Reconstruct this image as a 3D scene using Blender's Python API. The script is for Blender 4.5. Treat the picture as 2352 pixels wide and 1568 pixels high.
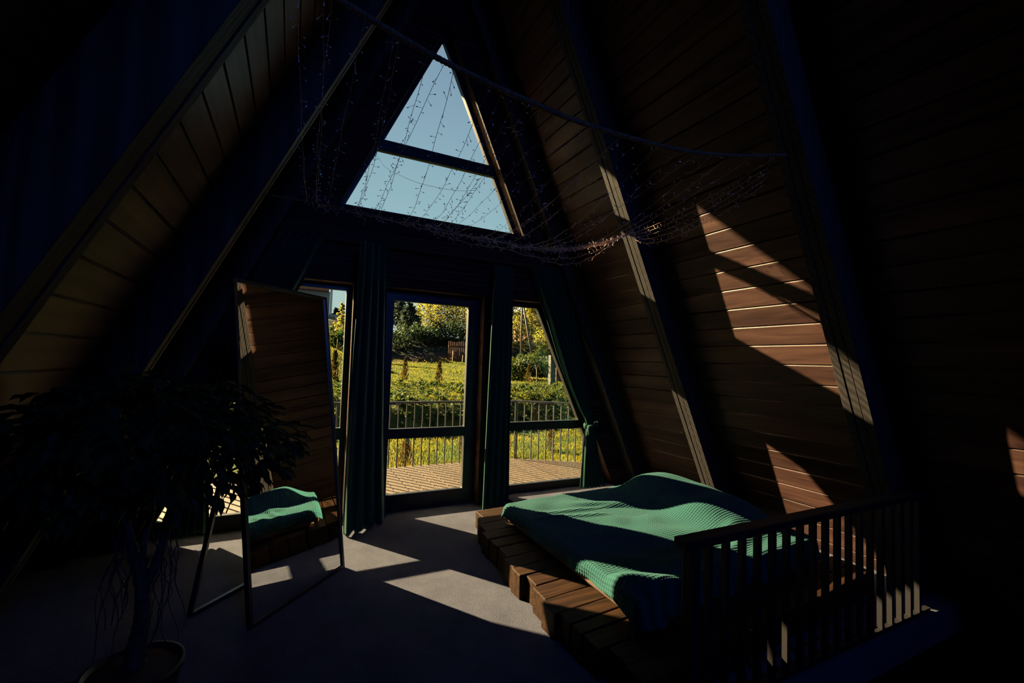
import bpy, bmesh, math, random
from mathutils import Vector, Matrix
random.seed(7)
for o in list(bpy.data.objects): bpy.data.objects.remove(o, do_unlink=True)
SC = bpy.context.scene
COL = SC.collection
# ------------------------------------------------------------------ camera, sky, sun, exposure
FPX = 1014.93
ROWS = ((0.8945182536, -0.4458819755, 0.0320368199),      # camera right
        (-0.0494477666, -0.0274655662, 0.9983989989),     # camera up
        (0.4442882082, 0.8946702781, 0.0466163182))       # view direction
CAM = Vector((0, 0, 1.5))
cd = bpy.data.cameras.new('camera'); cam = bpy.data.objects.new('camera', cd); COL.objects.link(cam)
cd.sensor_width = 36; cd.lens = FPX / 2352 * 36; cd.clip_start = .03; cd.clip_end = 500
r, u, v = (Vector(x) for x in ROWS)
cam.matrix_world = Matrix(((r.x, u.x, -v.x, 0), (r.y, u.y, -v.y, 0), (r.z, u.z, -v.z, 1.5), (0, 0, 0, 1)))
SC.camera = cam
SC.view_settings.view_transform = 'Standard'; SC.view_settings.look = 'None'
SC.view_settings.exposure = 0.0; SC.view_settings.gamma = 1.0; SC.view_settings.use_curve_mapping = False

SUN = Vector((0.70, -1.0, -0.61)).normalized()
sl = bpy.data.lights.new('sun', 'SUN'); sl.energy = 84; sl.color = (1.0, 0.755, 0.405); sl.angle = math.radians(0.53)
so = bpy.data.objects.new('sun', sl); COL.objects.link(so); so.rotation_euler = SUN.to_track_quat('-Z', 'Y').to_euler()

# added blue fill lamp behind the rear gable, tints the dark parts navy
al = bpy.data.lights.new('rear_blue_fill', 'AREA'); al.shape = 'RECTANGLE'; al.size = 1.1; al.size_y = 1.3; al.energy = 135; al.color = (.05, .17, 1.0)
ao = bpy.data.objects.new('rear_blue_fill', al); COL.objects.link(ao); ao.location = (1.257, -4.35, 4.15); ao.rotation_euler = (math.radians(90), 0, 0)

W = bpy.data.worlds.new('sky'); SC.world = W; W.use_nodes = True
nt = W.node_tree; nt.nodes.clear()
tc = nt.nodes.new('ShaderNodeTexCoord'); sp = nt.nodes.new('ShaderNodeSeparateXYZ'); cr = nt.nodes.new('ShaderNodeValToRGB')
bg = nt.nodes.new('ShaderNodeBackground'); wo = nt.nodes.new('ShaderNodeOutputWorld')
nt.links.new(tc.outputs['Generated'], sp.inputs[0]); nt.links.new(sp.outputs['Z'], cr.inputs[0])
nt.links.new(cr.outputs[0], bg.inputs[0]); nt.links.new(bg.outputs[0], wo.inputs[0])
stops = [(0, (.55, .68, .6)), (.12, (.48, .66, .62)), (.27, (.35, .56, .625)), (.45, (.285, .455, .57)), (.62, (.245, .37, .52)), (1, (.13, .29, .85))]
el = cr.color_ramp.elements
el[0].position = 0; el[0].color = (*stops[0][1], 1); el[1].position = 1; el[1].color = (*stops[-1][1], 1)
for p_, c_ in stops[1:-1]:
    e = el.new(p_); e.color = (*c_, 1)
bg.inputs[1].default_value = 1.0

# ------------------------------------------------------------------ helpers
def ray(px, py):
    a, b = (px - 1176) / FPX, -(py - 784) / FPX
    return Vector((a * ROWS[0][i] + b * ROWS[1][i] + ROWS[2][i] for i in range(3)))
def at_y(px, py, y):
    d = ray(px, py); return CAM + d * (y / d.y)
def at_z(px, py, z):
    d = ray(px, py); return CAM + d * ((z - 1.5) / d.z)
def lerp(a, b, t): return a + (b - a) * t
def sstep(a, b, x):
    t = min(1, max(0, (x - a) / (b - a))); return t * t * (3 - 2 * t)

class MB:
    def __init__(s): s.v = []; s.f = []
    def add(s, vs, fs):
        b = len(s.v); s.v += [tuple(p) for p in vs]; s.f += [tuple(b + i for i in q) for q in fs]
    def box(s, x0, y0, z0, x1, y1, z1):
        s.add([(x0, y0, z0), (x1, y0, z0), (x1, y1, z0), (x0, y1, z0), (x0, y0, z1), (x1, y0, z1), (x1, y1, z1), (x0, y1, z1)],
              [(3, 2, 1, 0), (4, 5, 6, 7), (0, 1, 5, 4), (1, 2, 6, 5), (2, 3, 7, 6), (3, 0, 4, 7)])
    def bar(s, a, b, w, d, up=Vector((0, 0, 1))):
        a, b = Vector(a), Vector(b); t = (b - a).normalized()
        n = t.cross(up)
        if n.length < 1e-4: n = t.cross(Vector((1, 0, 0)))
        n.normalize(); m = n.cross(t)
        vs = [p + n * (w / 2 * i) + m * (d / 2 * j) for p in (a, b) for i, j in ((-1, -1), (1, -1), (1, 1), (-1, 1))]
        s.add(vs, [(0, 1, 2, 3), (7, 6, 5, 4), (0, 4, 5, 1), (1, 5, 6, 2), (2, 6, 7, 3), (3, 7, 4, 0)])
    def prism_y(s, poly, y0, y1):      # poly in (x,z)
        n = len(poly)
        s.add([(x, y0, z) for x, z in poly] + [(x, y1, z) for x, z in poly],
              [tuple(range(n)), tuple(range(2 * n - 1, n - 1, -1))] + [(i, i + n, (i + 1) % n + n, (i + 1) % n) for i in range(n)])
    def prism_z(s, poly, z0, z1):      # poly in (x,y)
        n = len(poly)
        s.add([(x, y, z0) for x, y in poly] + [(x, y, z1) for x, y in poly],
              [tuple(range(n))[::-1], tuple(range(n, 2 * n))] + [(i, (i + 1) % n, (i + 1) % n + n, i + n) for i in range(n)])
    def tube(s, path, rad, n=6, cap=True):
        path = [Vector(p) for p in path]; m = len(path)
        rs = rad if isinstance(rad, (list, tuple)) else [rad] * m
        prev = None; base = len(s.v)
        for i, p in enumerate(path):
            t = (path[min(i + 1, m - 1)] - path[max(i - 1, 0)])
            t = t.normalized() if t.length > 1e-9 else Vector((0, 0, 1))
            if prev is None:
                prev = t.cross(Vector((0, 0, 1)))
                if prev.length < 1e-3: prev = t.cross(Vector((1, 0, 0)))
            prev = prev - t * prev.dot(t); prev.normalize(); w = t.cross(prev)
            for k in range(n):
                a = 2 * math.pi * k / n
                s.v.append(tuple(p + (prev * math.cos(a) + w * math.sin(a)) * rs[i]))
        for i in range(m - 1):
            for k in range(n):
                k2 = (k + 1) % n
                s.f.append((base + i * n + k, base + i * n + k2, base + (i + 1) * n + k2, base + (i + 1) * n + k))
        if cap:
            s.f.append(tuple(base + k for k in range(n))[::-1]); s.f.append(tuple(base + (m - 1) * n + k for k in range(n)))
    def lathe(s, prof, cx, cy, n=24):
        b = len(s.v)
        for rr, z in prof:
            for k in range(n):
                a = 2 * math.pi * k / n; s.v.append((cx + rr * math.cos(a), cy + rr * math.sin(a), z))
        for i in range(len(prof) - 1):
            for k in range(n):
                k2 = (k + 1) % n; s.f.append((b + i * n + k, b + i * n + k2, b + (i + 1) * n + k2, b + (i + 1) * n + k))
        s.f.append(tuple(b + k for k in range(n))[::-1]); s.f.append(tuple(b + (len(prof) - 1) * n + k for k in range(n)))
    def grid(s, nu, nv, fn):
        b = len(s.v)
        for j in range(nv + 1):
            for i in range(nu + 1): s.v.append(tuple(fn(i / nu, j / nv)))
        for j in range(nv):
            for i in range(nu):
                a = b + j * (nu + 1) + i; s.f.append((a, a + 1, a + nu + 2, a + nu + 1))
    def octa(s, c, rr):
        x, y, z = c
        s.add([(x + rr, y, z), (x - rr, y, z), (x, y + rr, z), (x, y - rr, z), (x, y, z + rr), (x, y, z - rr)],
              [(0, 2, 4), (2, 1, 4), (1, 3, 4), (3, 0, 4), (2, 0, 5), (1, 2, 5), (3, 1, 5), (0, 3, 5)])
    def build(s, name, mat, parent=None, smooth=False, fixn=True):
        me = bpy.data.meshes.new(name); me.from_pydata(s.v, [], s.f); me.update()
        if fixn:
            bm = bmesh.new(); bm.from_mesh(me); bmesh.ops.recalc_face_normals(bm, faces=bm.faces); bm.to_mesh(me); bm.free()
        if smooth: me.polygons.foreach_set('use_smooth', [True] * len(me.polygons))
        me.materials.append(mat)
        o = bpy.data.objects.new(name, me); COL.objects.link(o)
        if parent:
            o.parent = parent
            o.matrix_parent_inverse = Matrix.Translation(-Vector(parent.location))
        return o
def bevel(o, w, seg=2):
    m = o.modifiers.new('bevel', 'BEVEL'); m.width = w; m.segments = seg; m.limit_method = 'ANGLE'; return o
def tag(o, label=None, cat=None, group=None, kind=None):
    if label: o['label'] = label
    if cat: o['category'] = cat
    if group: o['group'] = group
    if kind: o['kind'] = kind
    return o
def empty(name, loc, label=None, cat=None, group=None, kind=None):
    o = bpy.data.objects.new(name, None); COL.objects.link(o); o.location = loc; o.empty_display_size = .1
    return tag(o, label, cat, group, kind)

# ------------------------------------------------------------------ materials
def nodes(name):
    m = bpy.data.materials.new(name); m.use_nodes = True
    n = m.node_tree.nodes; b = n['Principled BSDF']; return m, n, m.node_tree.links, b
def simple(name, col, rough=.6, spec=.3, metal=0, noise=None, bump=0):
    m, n, l, b = nodes(name)
    b.inputs['Base Color'].default_value = (*col, 1); b.inputs['Roughness'].default_value = rough
    b.inputs['Specular IOR Level'].default_value = spec; b.inputs['Metallic'].default_value = metal
    if noise:
        sc, amt = noise
        t = n.new('ShaderNodeTexCoord'); nz = n.new('ShaderNodeTexNoise'); nz.inputs['Scale'].default_value = sc; nz.inputs['Detail'].default_value = 5
        rp = n.new('ShaderNodeValToRGB'); rp.color_ramp.elements[0].position = .3; rp.color_ramp.elements[1].position = .7
        rp.color_ramp.elements[0].color = (*[c * (1 - amt) for c in col], 1); rp.color_ramp.elements[1].color = (*[min(1, c * (1 + amt)) for c in col], 1)
        l.new(t.outputs['Object'], nz.inputs['Vector']); l.new(nz.outputs[0], rp.inputs[0]); l.new(rp.outputs[0], b.inputs['Base Color'])
        if bump:
            bp = n.new('ShaderNodeBump'); bp.inputs['Strength'].default_value = bump; bp.inputs['Distance'].default_value = .01
            l.new(nz.outputs[0], bp.inputs['Height']); l.new(bp.outputs[0], b.inputs['Normal'])
    return m
def wood(name, dark, light, axis, board=None, rough=.5, spec=.3, scale=1.0, var=.35, bump=.25, groove=0, ring=.4, rscale=.9):
    """grain runs along axis; board=(axis index, pitch, offset) gives per-board tint"""
    m, n, l, b = nodes(name)
    t = n.new('ShaderNodeTexCoord'); mp = n.new('ShaderNodeMapping')
    s = [11 * scale] * 3; s[axis] = 1.0 * scale; mp.inputs['Scale'].default_value = s
    off = None
    if board:
        sx = n.new('ShaderNodeSeparateXYZ'); l.new(t.outputs['Object'], sx.inputs[0])
        ma = n.new('ShaderNodeMath'); ma.operation = 'SUBTRACT'; l.new(sx.outputs[board[0]], ma.inputs[0]); ma.inputs[1].default_value = board[2]
        mb = n.new('ShaderNodeMath'); mb.operation = 'DIVIDE'; l.new(ma.outputs[0], mb.inputs[0]); mb.inputs[1].default_value = board[1]
        mf = n.new('ShaderNodeMath'); mf.operation = 'FLOOR'; l.new(mb.outputs[0], mf.inputs[0])
        wn = n.new('ShaderNodeTexWhiteNoise'); wn.noise_dimensions = '1D'; l.new(mf.outputs[0], wn.inputs['W'])
        vm = n.new('ShaderNodeVectorMath'); vm.operation = 'SCALE'; l.new(wn.outputs['Color'], vm.inputs[0]); vm.inputs['Scale'].default_value = 20
        va = n.new('ShaderNodeVectorMath'); va.operation = 'ADD'; l.new(t.outputs['Object'], va.inputs[0]); l.new(vm.outputs[0], va.inputs[1])
        l.new(va.outputs[0], mp.inputs['Vector']); off = wn
    else:
        l.new(t.outputs['Object'], mp.inputs['Vector'])
    nz = n.new('ShaderNodeTexNoise'); nz.inputs['Scale'].default_value = 1.6; nz.inputs['Detail'].default_value = 7; nz.inputs['Distortion'].default_value = 1.2
    l.new(mp.outputs[0], nz.inputs['Vector'])
    wv = n.new('ShaderNodeTexWave'); wv.wave_type = 'RINGS'; wv.rings_direction = 'XYZ'[axis]; wv.inputs['Scale'].default_value = rscale; wv.inputs['Distortion'].default_value = 7; wv.inputs['Detail'].default_value = 3; wv.inputs['Detail Scale'].default_value = .6
    l.new(mp.outputs[0], wv.inputs['Vector'])
    mx = n.new('ShaderNodeMix'); mx.data_type = 'FLOAT'; mx.inputs[0].default_value = ring; l.new(nz.outputs[0], mx.inputs[2]); l.new(wv.outputs['Fac'], mx.inputs[3])
    rp = n.new('ShaderNodeValToRGB'); rp.color_ramp.elements[0].position = .25; rp.color_ramp.elements[1].position = .75
    rp.color_ramp.elements[0].color = (*dark, 1); rp.color_ramp.elements[1].color = (*light, 1); l.new(mx.outputs[0], rp.inputs[0])
    out = rp.outputs[0]
    if off:
        hs = n.new('ShaderNodeHueSaturation'); mr = n.new('ShaderNodeMapRange'); mr.inputs[3].default_value = 1 - var; mr.inputs[4].default_value = 1 + var
        l.new(off.outputs['Value'], mr.inputs[0]); l.new(mr.outputs[0], hs.inputs['Value']); l.new(out, hs.inputs['Color']); out = hs.outputs[0]
    if groove:
        fr = n.new('ShaderNodeMath'); fr.operation = 'FRACT'; l.new(mb.outputs[0], fr.inputs[0])
        gt = n.new('ShaderNodeMath'); gt.operation = 'GREATER_THAN'; gt.inputs[1].default_value = groove; l.new(fr.outputs[0], gt.inputs[0])
        gm_ = n.new('ShaderNodeMix'); gm_.data_type = 'RGBA'; gm_.inputs[6].default_value = (.002, .0015, .001, 1); l.new(gt.outputs[0], gm_.inputs[0]); l.new(out, gm_.inputs[7]); out = gm_.outputs[2]
    l.new(out, b.inputs['Base Color'])
    b.inputs['Roughness'].default_value = rough; b.inputs['Specular IOR Level'].default_value = spec
    bp = n.new('ShaderNodeBump'); bp.inputs['Strength'].default_value = bump; bp.inputs['Distance'].default_value = .004
    l.new(mx.outputs[0], bp.inputs['Height']); l.new(bp.outputs[0], b.inputs['Normal'])
    return m
def leafmat(name, col, col2, trans=.5, scale=3, rough=.6, spec=.2):
    m, n, l, b = nodes(name)
    oi = n.new('ShaderNodeTexCoord'); nz = n.new('ShaderNodeTexNoise'); nz.inputs['Scale'].default_value = scale
    l.new(oi.outputs['Object'], nz.inputs['Vector'])
    rp = n.new('ShaderNodeValToRGB'); rp.color_ramp.elements[0].position = .35; rp.color_ramp.elements[1].position = .65
    rp.color_ramp.elements[0].color = (*col, 1); rp.color_ramp.elements[1].color = (*col2, 1)
    l.new(nz.outputs[0], rp.inputs[0]); l.new(rp.outputs[0], b.inputs['Base Color'])
    b.inputs['Roughness'].default_value = rough; b.inputs['Specular IOR Level'].default_value = spec
    tr = n.new('ShaderNodeBsdfTranslucent'); l.new(rp.outputs[0], tr.inputs['Color'])
    ms = n.new('ShaderNodeMixShader'); ms.inputs[0].default_value = trans
    l.new(b.outputs[0], ms.inputs[1]); l.new(tr.outputs[0], ms.inputs[2]); l.new(ms.outputs[0], n['Material Output'].inputs[0])
    return m
def carpetmat():
    m, n, l, b = nodes('grey_carpet')
    t = n.new('ShaderNodeTexCoord')
    a = n.new('ShaderNodeTexNoise'); a.inputs['Scale'].default_value = 190; a.inputs['Detail'].default_value = 3
    c = n.new('ShaderNodeTexNoise'); c.inputs['Scale'].default_value = 3.5; c.inputs['Detail'].default_value = 6; c.inputs['Roughness'].default_value = .7
    l.new(t.outputs['Object'], a.inputs['Vector']); l.new(t.outputs['Object'], c.inputs['Vector'])
    mx = n.new('ShaderNodeMix'); mx.data_type = 'FLOAT'; mx.inputs[0].default_value = .35; l.new(a.outputs[0], mx.inputs[2]); l.new(c.outputs[0], mx.inputs[3])
    rp = n.new('ShaderNodeValToRGB'); rp.color_ramp.elements[0].position = .3; rp.color_ramp.elements[1].position = .7
    rp.color_ramp.elements[0].color = (.0155, .017, .026, 1); rp.color_ramp.elements[1].color = (.078, .080, .105, 1)
    l.new(mx.outputs[0], rp.inputs[0]); l.new(rp.outputs[0], b.inputs['Base Color'])
    b.inputs['Roughness'].default_value = .95; b.inputs['Specular IOR Level'].default_value = .05
    bp = n.new('ShaderNodeBump'); bp.inputs['Strength'].default_value = .6; bp.inputs['Distance'].default_value = .01
    l.new(a.outputs[0], bp.inputs['Height']); l.new(bp.outputs[0], b.inputs['Normal'])
    return m
def glassmat():
    m, n, l, b = nodes('window_glass'); n.remove(b)
    tr = n.new('ShaderNodeBsdfTransparent'); tr.inputs[0].default_value = (.96, .97, .96, 1)
    gl = n.new('ShaderNodeBsdfGlossy'); gl.inputs['Roughness'].default_value = .0
    fr = n.new('ShaderNodeFresnel'); fr.inputs['IOR'].default_value = 1.45
    ms = n.new('ShaderNodeMixShader'); l.new(fr.outputs[0], ms.inputs[0]); l.new(tr.outputs[0], ms.inputs[1]); l.new(gl.outputs[0], ms.inputs[2])
    l.new(ms.outputs[0], n['Material Output'].inputs[0]); return m
def fabric(name, col, sheen=.3, rough=.9, bump=0, scale=300):
    m, n, l, b = nodes(name)
    b.inputs['Base Color'].default_value = (*col, 1); b.inputs['Roughness'].default_value = rough; b.inputs['Specular IOR Level'].default_value = .08
    b.inputs['Sheen Weight'].default_value = sheen; b.inputs['Sheen Roughness'].default_value = .4; b.inputs['Sheen Tint'].default_value = (*[min(1, c * 3 + .1) for c in col], 1)
    if bump:
        t = n.new('ShaderNodeTexCoord'); nz = n.new('ShaderNodeTexNoise'); nz.inputs['Scale'].default_value = scale; l.new(t.outputs['Object'], nz.inputs['Vector'])
        bp = n.new('ShaderNodeBump'); bp.inputs['Strength'].default_value = bump; bp.inputs['Distance'].default_value = .005
        l.new(nz.outputs[0], bp.inputs['Height']); l.new(bp.outputs[0], b.inputs['Normal'])
    return m

PITCH, GZ = .1445, .394 - .1445 * 2           # cladding board pitch (in z) and one groove height
M = {}
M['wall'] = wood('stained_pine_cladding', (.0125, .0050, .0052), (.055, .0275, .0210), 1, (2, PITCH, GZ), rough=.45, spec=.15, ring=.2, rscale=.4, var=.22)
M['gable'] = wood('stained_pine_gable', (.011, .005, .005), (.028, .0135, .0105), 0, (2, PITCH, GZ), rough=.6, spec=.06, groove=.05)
M['rafter'] = wood('dark_rafter_wood', (.0115, .010, .0105), (.027, .024, .024), 2, rough=.6, spec=.08, scale=1.4)
M['frame'] = simple('dark_window_frame', (.007, .007, .008), .4, .3)
M['glass'] = glassmat()
M['carpet'] = carpetmat()
M['beam'] = wood('burnt_timber_beam', (.002, .0008, .0005), (.029, .0120, .0046), 0, None, rough=.6, spec=.10, scale=1.6, bump=.6, ring=.12, rscale=.25)
M['black'] = simple('black_metal', (.012, .012, .013), .4, .5)
M['rail'] = simple('black_painted_wood', (.008, .007, .008), .5, .2)
M['deck'] = wood('larch_decking', (.032, .024, .0165), (.056, .040, .0275), 1, (0, .168, .0), rough=.75, spec=.1, var=.12)
M['deckrail'] = simple('grey_steel_rail', (.05, .052, .058), .3, .5, .5)
M['blanket'] = fabric('green_waffle_fleece', (.010, .044, .043), .3)
M['curtain'] = fabric('green_velvet', (.005, .030, .020), .4, .8)
M['mattress'] = fabric('cream_mattress_fabric', (.085, .055, .038), .05, .9, .3, 120)
M['mirror'] = simple('mirror_glass', (.88, .9, .88), .0, .5, 1.0)
M['rope'] = simple('jute_rope', (.12, .065, .035), .9, .1, 0, (60, .4), .5)
M['wire'] = simple('copper_wire', (.42, .26, .20), .45, .5, .4)
M['bulb'] = simple('clear_bulb', (.55, .5, .5), .15, .8)
M['ficus'] = leafmat('ficus_leaf', (.010, .016, .008), (.028, .036, .012), .25, 9, .55, .12)
M['bark'] = simple('ficus_bark', (.03, .022, .018), .8, .2, 0, (30, .5), .5)
M['pot'] = simple('dark_clay_pot', (.008, .008, .010), .5, .3)
M['earth'] = simple('brown_soil', (.05, .032, .022), 1, .05, 0, (2, .5), .6)
# ------------------------------------------------------------------ room shell
XC = 1.257; K = .46; AW = 4.07; AR = 3.85
GY0, GY1, GLY = 4.31, 4.53, 4.46
def mx_(x): return 2 * XC - x
def structure(o, label=None): o['kind'] = 'structure'; return o

fl = MB()
fl.prism_z([(-1.75, -4), (1.5, -4), (1.5, -1.5), (4.3, -1.5), (4.3, -4), (4.3, -4.02), (-1.75, -4.02)], -.2, 0)
fl.prism_z([(-1.75, -4), (1.5, -4), (1.5, 1.36), (4.3, 1.36), (4.3, GY1), (-1.75, GY1)], -.2, 0)
fl.prism_z([(2.15, 3.98), (3.9, 3.98), (3.9, GY1 - .01), (2.15, GY1 - .01)], 0, .043)  # raised strip added so the sunlit band by the right window shows
structure(fl.build('floor', M['carpet']))
# stairwell below the loft
sw = MB()
sw.box(1.4, 1.36, -2.7, 4.3, 1.5, -.2); sw.box(1.36, -1.6, -2.7, 1.5, 1.5, -.2); sw.box(4.3, -1.6, -2.7, 4.4, 1.5, -.01); sw.box(1.36, -1.7, -2.7, 4.4, -1.6, -.2)
structure(sw.build('wall_stairwell', M['gable']))
lf = MB(); lf.box(1.3, -1.8, -2.8, 4.5, 1.6, -2.7); structure(lf.build('floor_lower', M['carpet']))

def slope_profile():
    pts = []
    c = 1 / math.hypot(1, K); nx, nz = c, K * c        # outward normal of the right wall
    z = -.2; zs = []
    g = GZ - PITCH * 3
    pts.append((AW - K * z, z))
    while g < 6.0:
        if g > -.1:
            for dz, dep in ((-.011, 0), (-.001, .009), (.003, .010), (.0035, 0)):
                zz = g + dz; pts.append((AW - K * zz + nx * dep, zz + nz * dep))
        g += PITCH
    pts.append((XC, (AW - XC) / K))
    return pts
prof = slope_profile()
OUT = 4.62
outer = [(XC, (OUT - XC) / K), (OUT + K * .2, -.2)]
for side in (1, -1):
    mb = MB(); poly = prof + outer
    if side < 0: poly = [(mx_(x), z) for x, z in poly]
    mb.prism_y(poly, -4.0, GY1)
    structure(mb.build('wall_right' if side > 0 else 'wall_left', M['wall']))

# far gable wall with openings
def aleft(z): return mx_(AW - K * z)
def aright(z): return AW - K * z
DOOR = (.765, 1.80, 2.185)
LWR, RWL, WT = .487, 2.065, 2.185
LWa, RWa = -1.03, 3.595                          # slanted jamb offsets: x = a -/+ K z
TB, TAP = 2.905, 4.995                            # triangle opening bottom, apex
TXC = 1.285
gw = MB()
low = [(aleft(0), 0), (LWa, 0), (LWa + K * WT, WT), (LWR, WT), (LWR, 0), (DOOR[0], 0), (DOOR[0], DOOR[2]), (DOOR[1], DOOR[2]), (DOOR[1], 0),
       (RWL, 0), (RWL, WT), (RWa - K * WT, WT), (RWa, 0), (aright(0), 0), (aright(2.6), 2.6), (aleft(2.6), 2.6)]
gw.prism_y(low, GY0, GY1)
TH = (TAP - TB) * K
gw.prism_y([(aleft(2.6), 2.6), (aright(2.6), 2.6), (aright(TB), TB), (TXC + TH, TB), (TXC - TH, TB), (aleft(TB), TB)], GY0, GY1)
apex = (AW - XC) / K
gw.prism_y([(aleft(TB), TB), (TXC - TH, TB), (TXC, TAP), (XC, apex)], GY0, GY1)
gw.prism_y([(TXC + TH, TB), (aright(TB), TB), (XC, apex), (TXC, TAP)], GY0, GY1)
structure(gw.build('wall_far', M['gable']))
bw = MB(); RZ0, RZ1, RH = 3.45, 5.55, .94
bw.prism_y([(aleft(-.2) - .3, -.2), (aright(-.2) + .3, -.2), (aright(RZ0) + .3, RZ0), (XC + RH, RZ0), (XC - RH, RZ0), (aleft(RZ0) - .3, RZ0)], -4.2, -4.0)
bw.prism_y([(aleft(RZ0) - .3, RZ0), (XC - RH, RZ0), (XC, RZ1), (XC, apex + .6)], -4.2, -4.0)
bw.prism_y([(XC + RH, RZ0), (aright(RZ0) + .3, RZ0), (XC, apex + .6), (XC, RZ1)], -4.2, -4.0)
structure(bw.build('wall_rear', M['gable']))
# grooves of the gable cladding: thin raised boards on the inside face
# roof hood projecting over the upper window, short eaves lower down
HO, HY = 4.5, 6.015
for side in (1, -1):
    mb = MB()
    for z0, z1, y1 in ((3.05, (HO - XC) / K, HY), (-.6, 3.05, 4.85)):
        p = [(HO - K * z0, z0), (HO + .14 - K * z0, z0), (HO + .14 - K * z1, z1), (HO - K * z1, z1)]
        if z1 > 5: p[2] = (XC, (HO + .14 - XC) / K)
        if side < 0: p = [(mx_(x), z) for x, z in p]
        mb.prism_y(p, GY1, y1)
    structure(mb.build('ceiling_hood', M['rafter']))

# rafters: three planks each
ti = 0
for y0 in (4.145, 2.957, 1.45, -.06, -1.55, -3.05):
    for side in (1, -1):
        mb = MB(); yo = .04 if (side > 0 and y0 == 1.45) else 0
        for k in range(3):
            d = .0 if k != 1 else .004
            p = [(AR + d, -.0), (AW - .001, -.0), (XC, apex - .003), (XC, (AR + d - XC) / K)]
            if side < 0: p = [(mx_(x), z) for x, z in p]
            ya = y0 + yo + k * .0525
            mb.prism_y(p, ya, ya + .0495)
        ti += 1
        o = structure(mb.build('trim_%d' % ti, M['rafter'])); bevel(o, .003, 1)

# ------------------------------------------------------------------ windows and door
def ring(name, outer, inner, y0, y1, parent, mat):
    """frame between two polygons with the same number of corners, in (x,z)"""
    n = len(outer); vs = []; fs = []
    for y in (y0, y1):
        vs += [(x, y, z) for x, z in outer] + [(x, y, z) for x, z in inner]
    for i in range(n):
        j = (i + 1) % n
        fs += [(i, j, n + j, n + i), (2 * n + j, 2 * n + i, 3 * n + i, 3 * n + j), (j, i, 2 * n + i, 2 * n + j), (n + i, n + j, 3 * n + j, 3 * n + i)]
    mb = MB(); mb.add(vs, fs); o = mb.build(name, mat, parent); bevel(o, .004, 2); return o
def pane(poly, parent):
    mb = MB(); mb.prism_y(poly, GLY - .003, GLY + .003); return mb.build('pane', M['glass'], parent)
FY0, FY1 = 4.44, 4.50
# left window
w1 = empty('window_1', (-.2, GLY, 0), kind='structure')
P = [(-.906, .135), (.437, .135), (.437, 2.13), (.012, 2.13)]
ring('window_frame', [(LWa + .002, .003), (LWR - .003, .003), (LWR - .003, WT - .003), (LWa + K * WT + .002, WT - .003)], P, FY0, FY1, w1, M['frame'])
tr = MB(); tr.prism_y([(-.906 + .46 * .59, .725), (.437, .725), (.437, .832), (-.906 + .46 * .697, .832)], FY0 + .004, FY1 - .004); tr.build('transom', M['frame'], w1)
pane([(-.906 + .46 * .697, .832), (.437, .832), (.437, 2.13), (.012, 2.13)], w1)
pane([(-.906, .135), (.437, .135), (.437, .725), (-.906 + .46 * .59, .725)], w1)
# unseen rear window, added to let the blue fill lamp in
w4 = empty('added_rear_window', (XC, -4.1, RZ0), kind='structure')
ring('window_frame', [(XC - RH + .003, RZ0 + .002), (XC + RH - .003, RZ0 + .002), (XC, RZ1 - .004)], [(XC - RH + .12, RZ0 + .07), (XC + RH - .12, RZ0 + .07), (XC, RZ1 - .17)], -4.15, -4.05, w4, M['frame'])
mb = MB(); mb.prism_y([(XC - RH + .12, RZ0 + .07), (XC + RH - .12, RZ0 + .07), (XC, RZ1 - .17)], -4.103, -4.097); mb.build('pane', M['glass'], w4)
# right window
w3 = empty('window_3', (2.7, GLY, 0), kind='structure')
P = [(2.12, .133), (3.465, .133), (2.518, 2.13), (2.12, 2.13)]
ring('window_frame', [(RWL + .003, .044), (RWa - .022, .044), (RWa - K * WT - .002, WT - .003), (RWL + .003, WT - .003)], P, FY0, FY1, w3, M['frame'])
sx = lambda z: 3.465 - (z - .133) * .474
tr = MB(); tr.prism_y([(2.12, .732), (sx(.732), .732), (sx(.828), .828), (2.12, .828)], FY0 + .004, FY1 - .004); tr.build('transom', M['frame'], w3)
pane([(2.12, .828), (sx(.828), .828), (2.518, 2.13), (2.12, 2.13)], w3)
pane([(2.12, .133), (3.465, .133), (sx(.732), .732), (2.12, .732)], w3)
# triangular window
w2 = empty('window_2', (TXC, GLY, TB), kind='structure')
P = [(.386, 2.955), (2.182, 2.955), (TXC, 4.888)]
ring('window_frame', [(TXC - TH + .003, TB + .003), (TXC + TH - .003, TB + .003), (TXC, TAP - .006)], P, FY0, FY1, w2, M['frame'])
hx = lambda z: (4.888 - z) * .4646
tr = MB(); tr.prism_y([(TXC - hx(3.555), 3.555), (TXC + hx(3.555), 3.555), (TXC + hx(3.67), 3.67), (TXC - hx(3.67), 3.67)], FY0 + .004, FY1 - .004); tr.build('transom', M['frame'], w2)
pane([(TXC - hx(3.67), 3.67), (TXC + hx(3.67), 3.67), (TXC, 4.888)], w2)
pane([(.386, 2.955), (2.182, 2.955), (TXC + hx(3.555), 3.555), (TXC - hx(3.555), 3.555)], w2)
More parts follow.
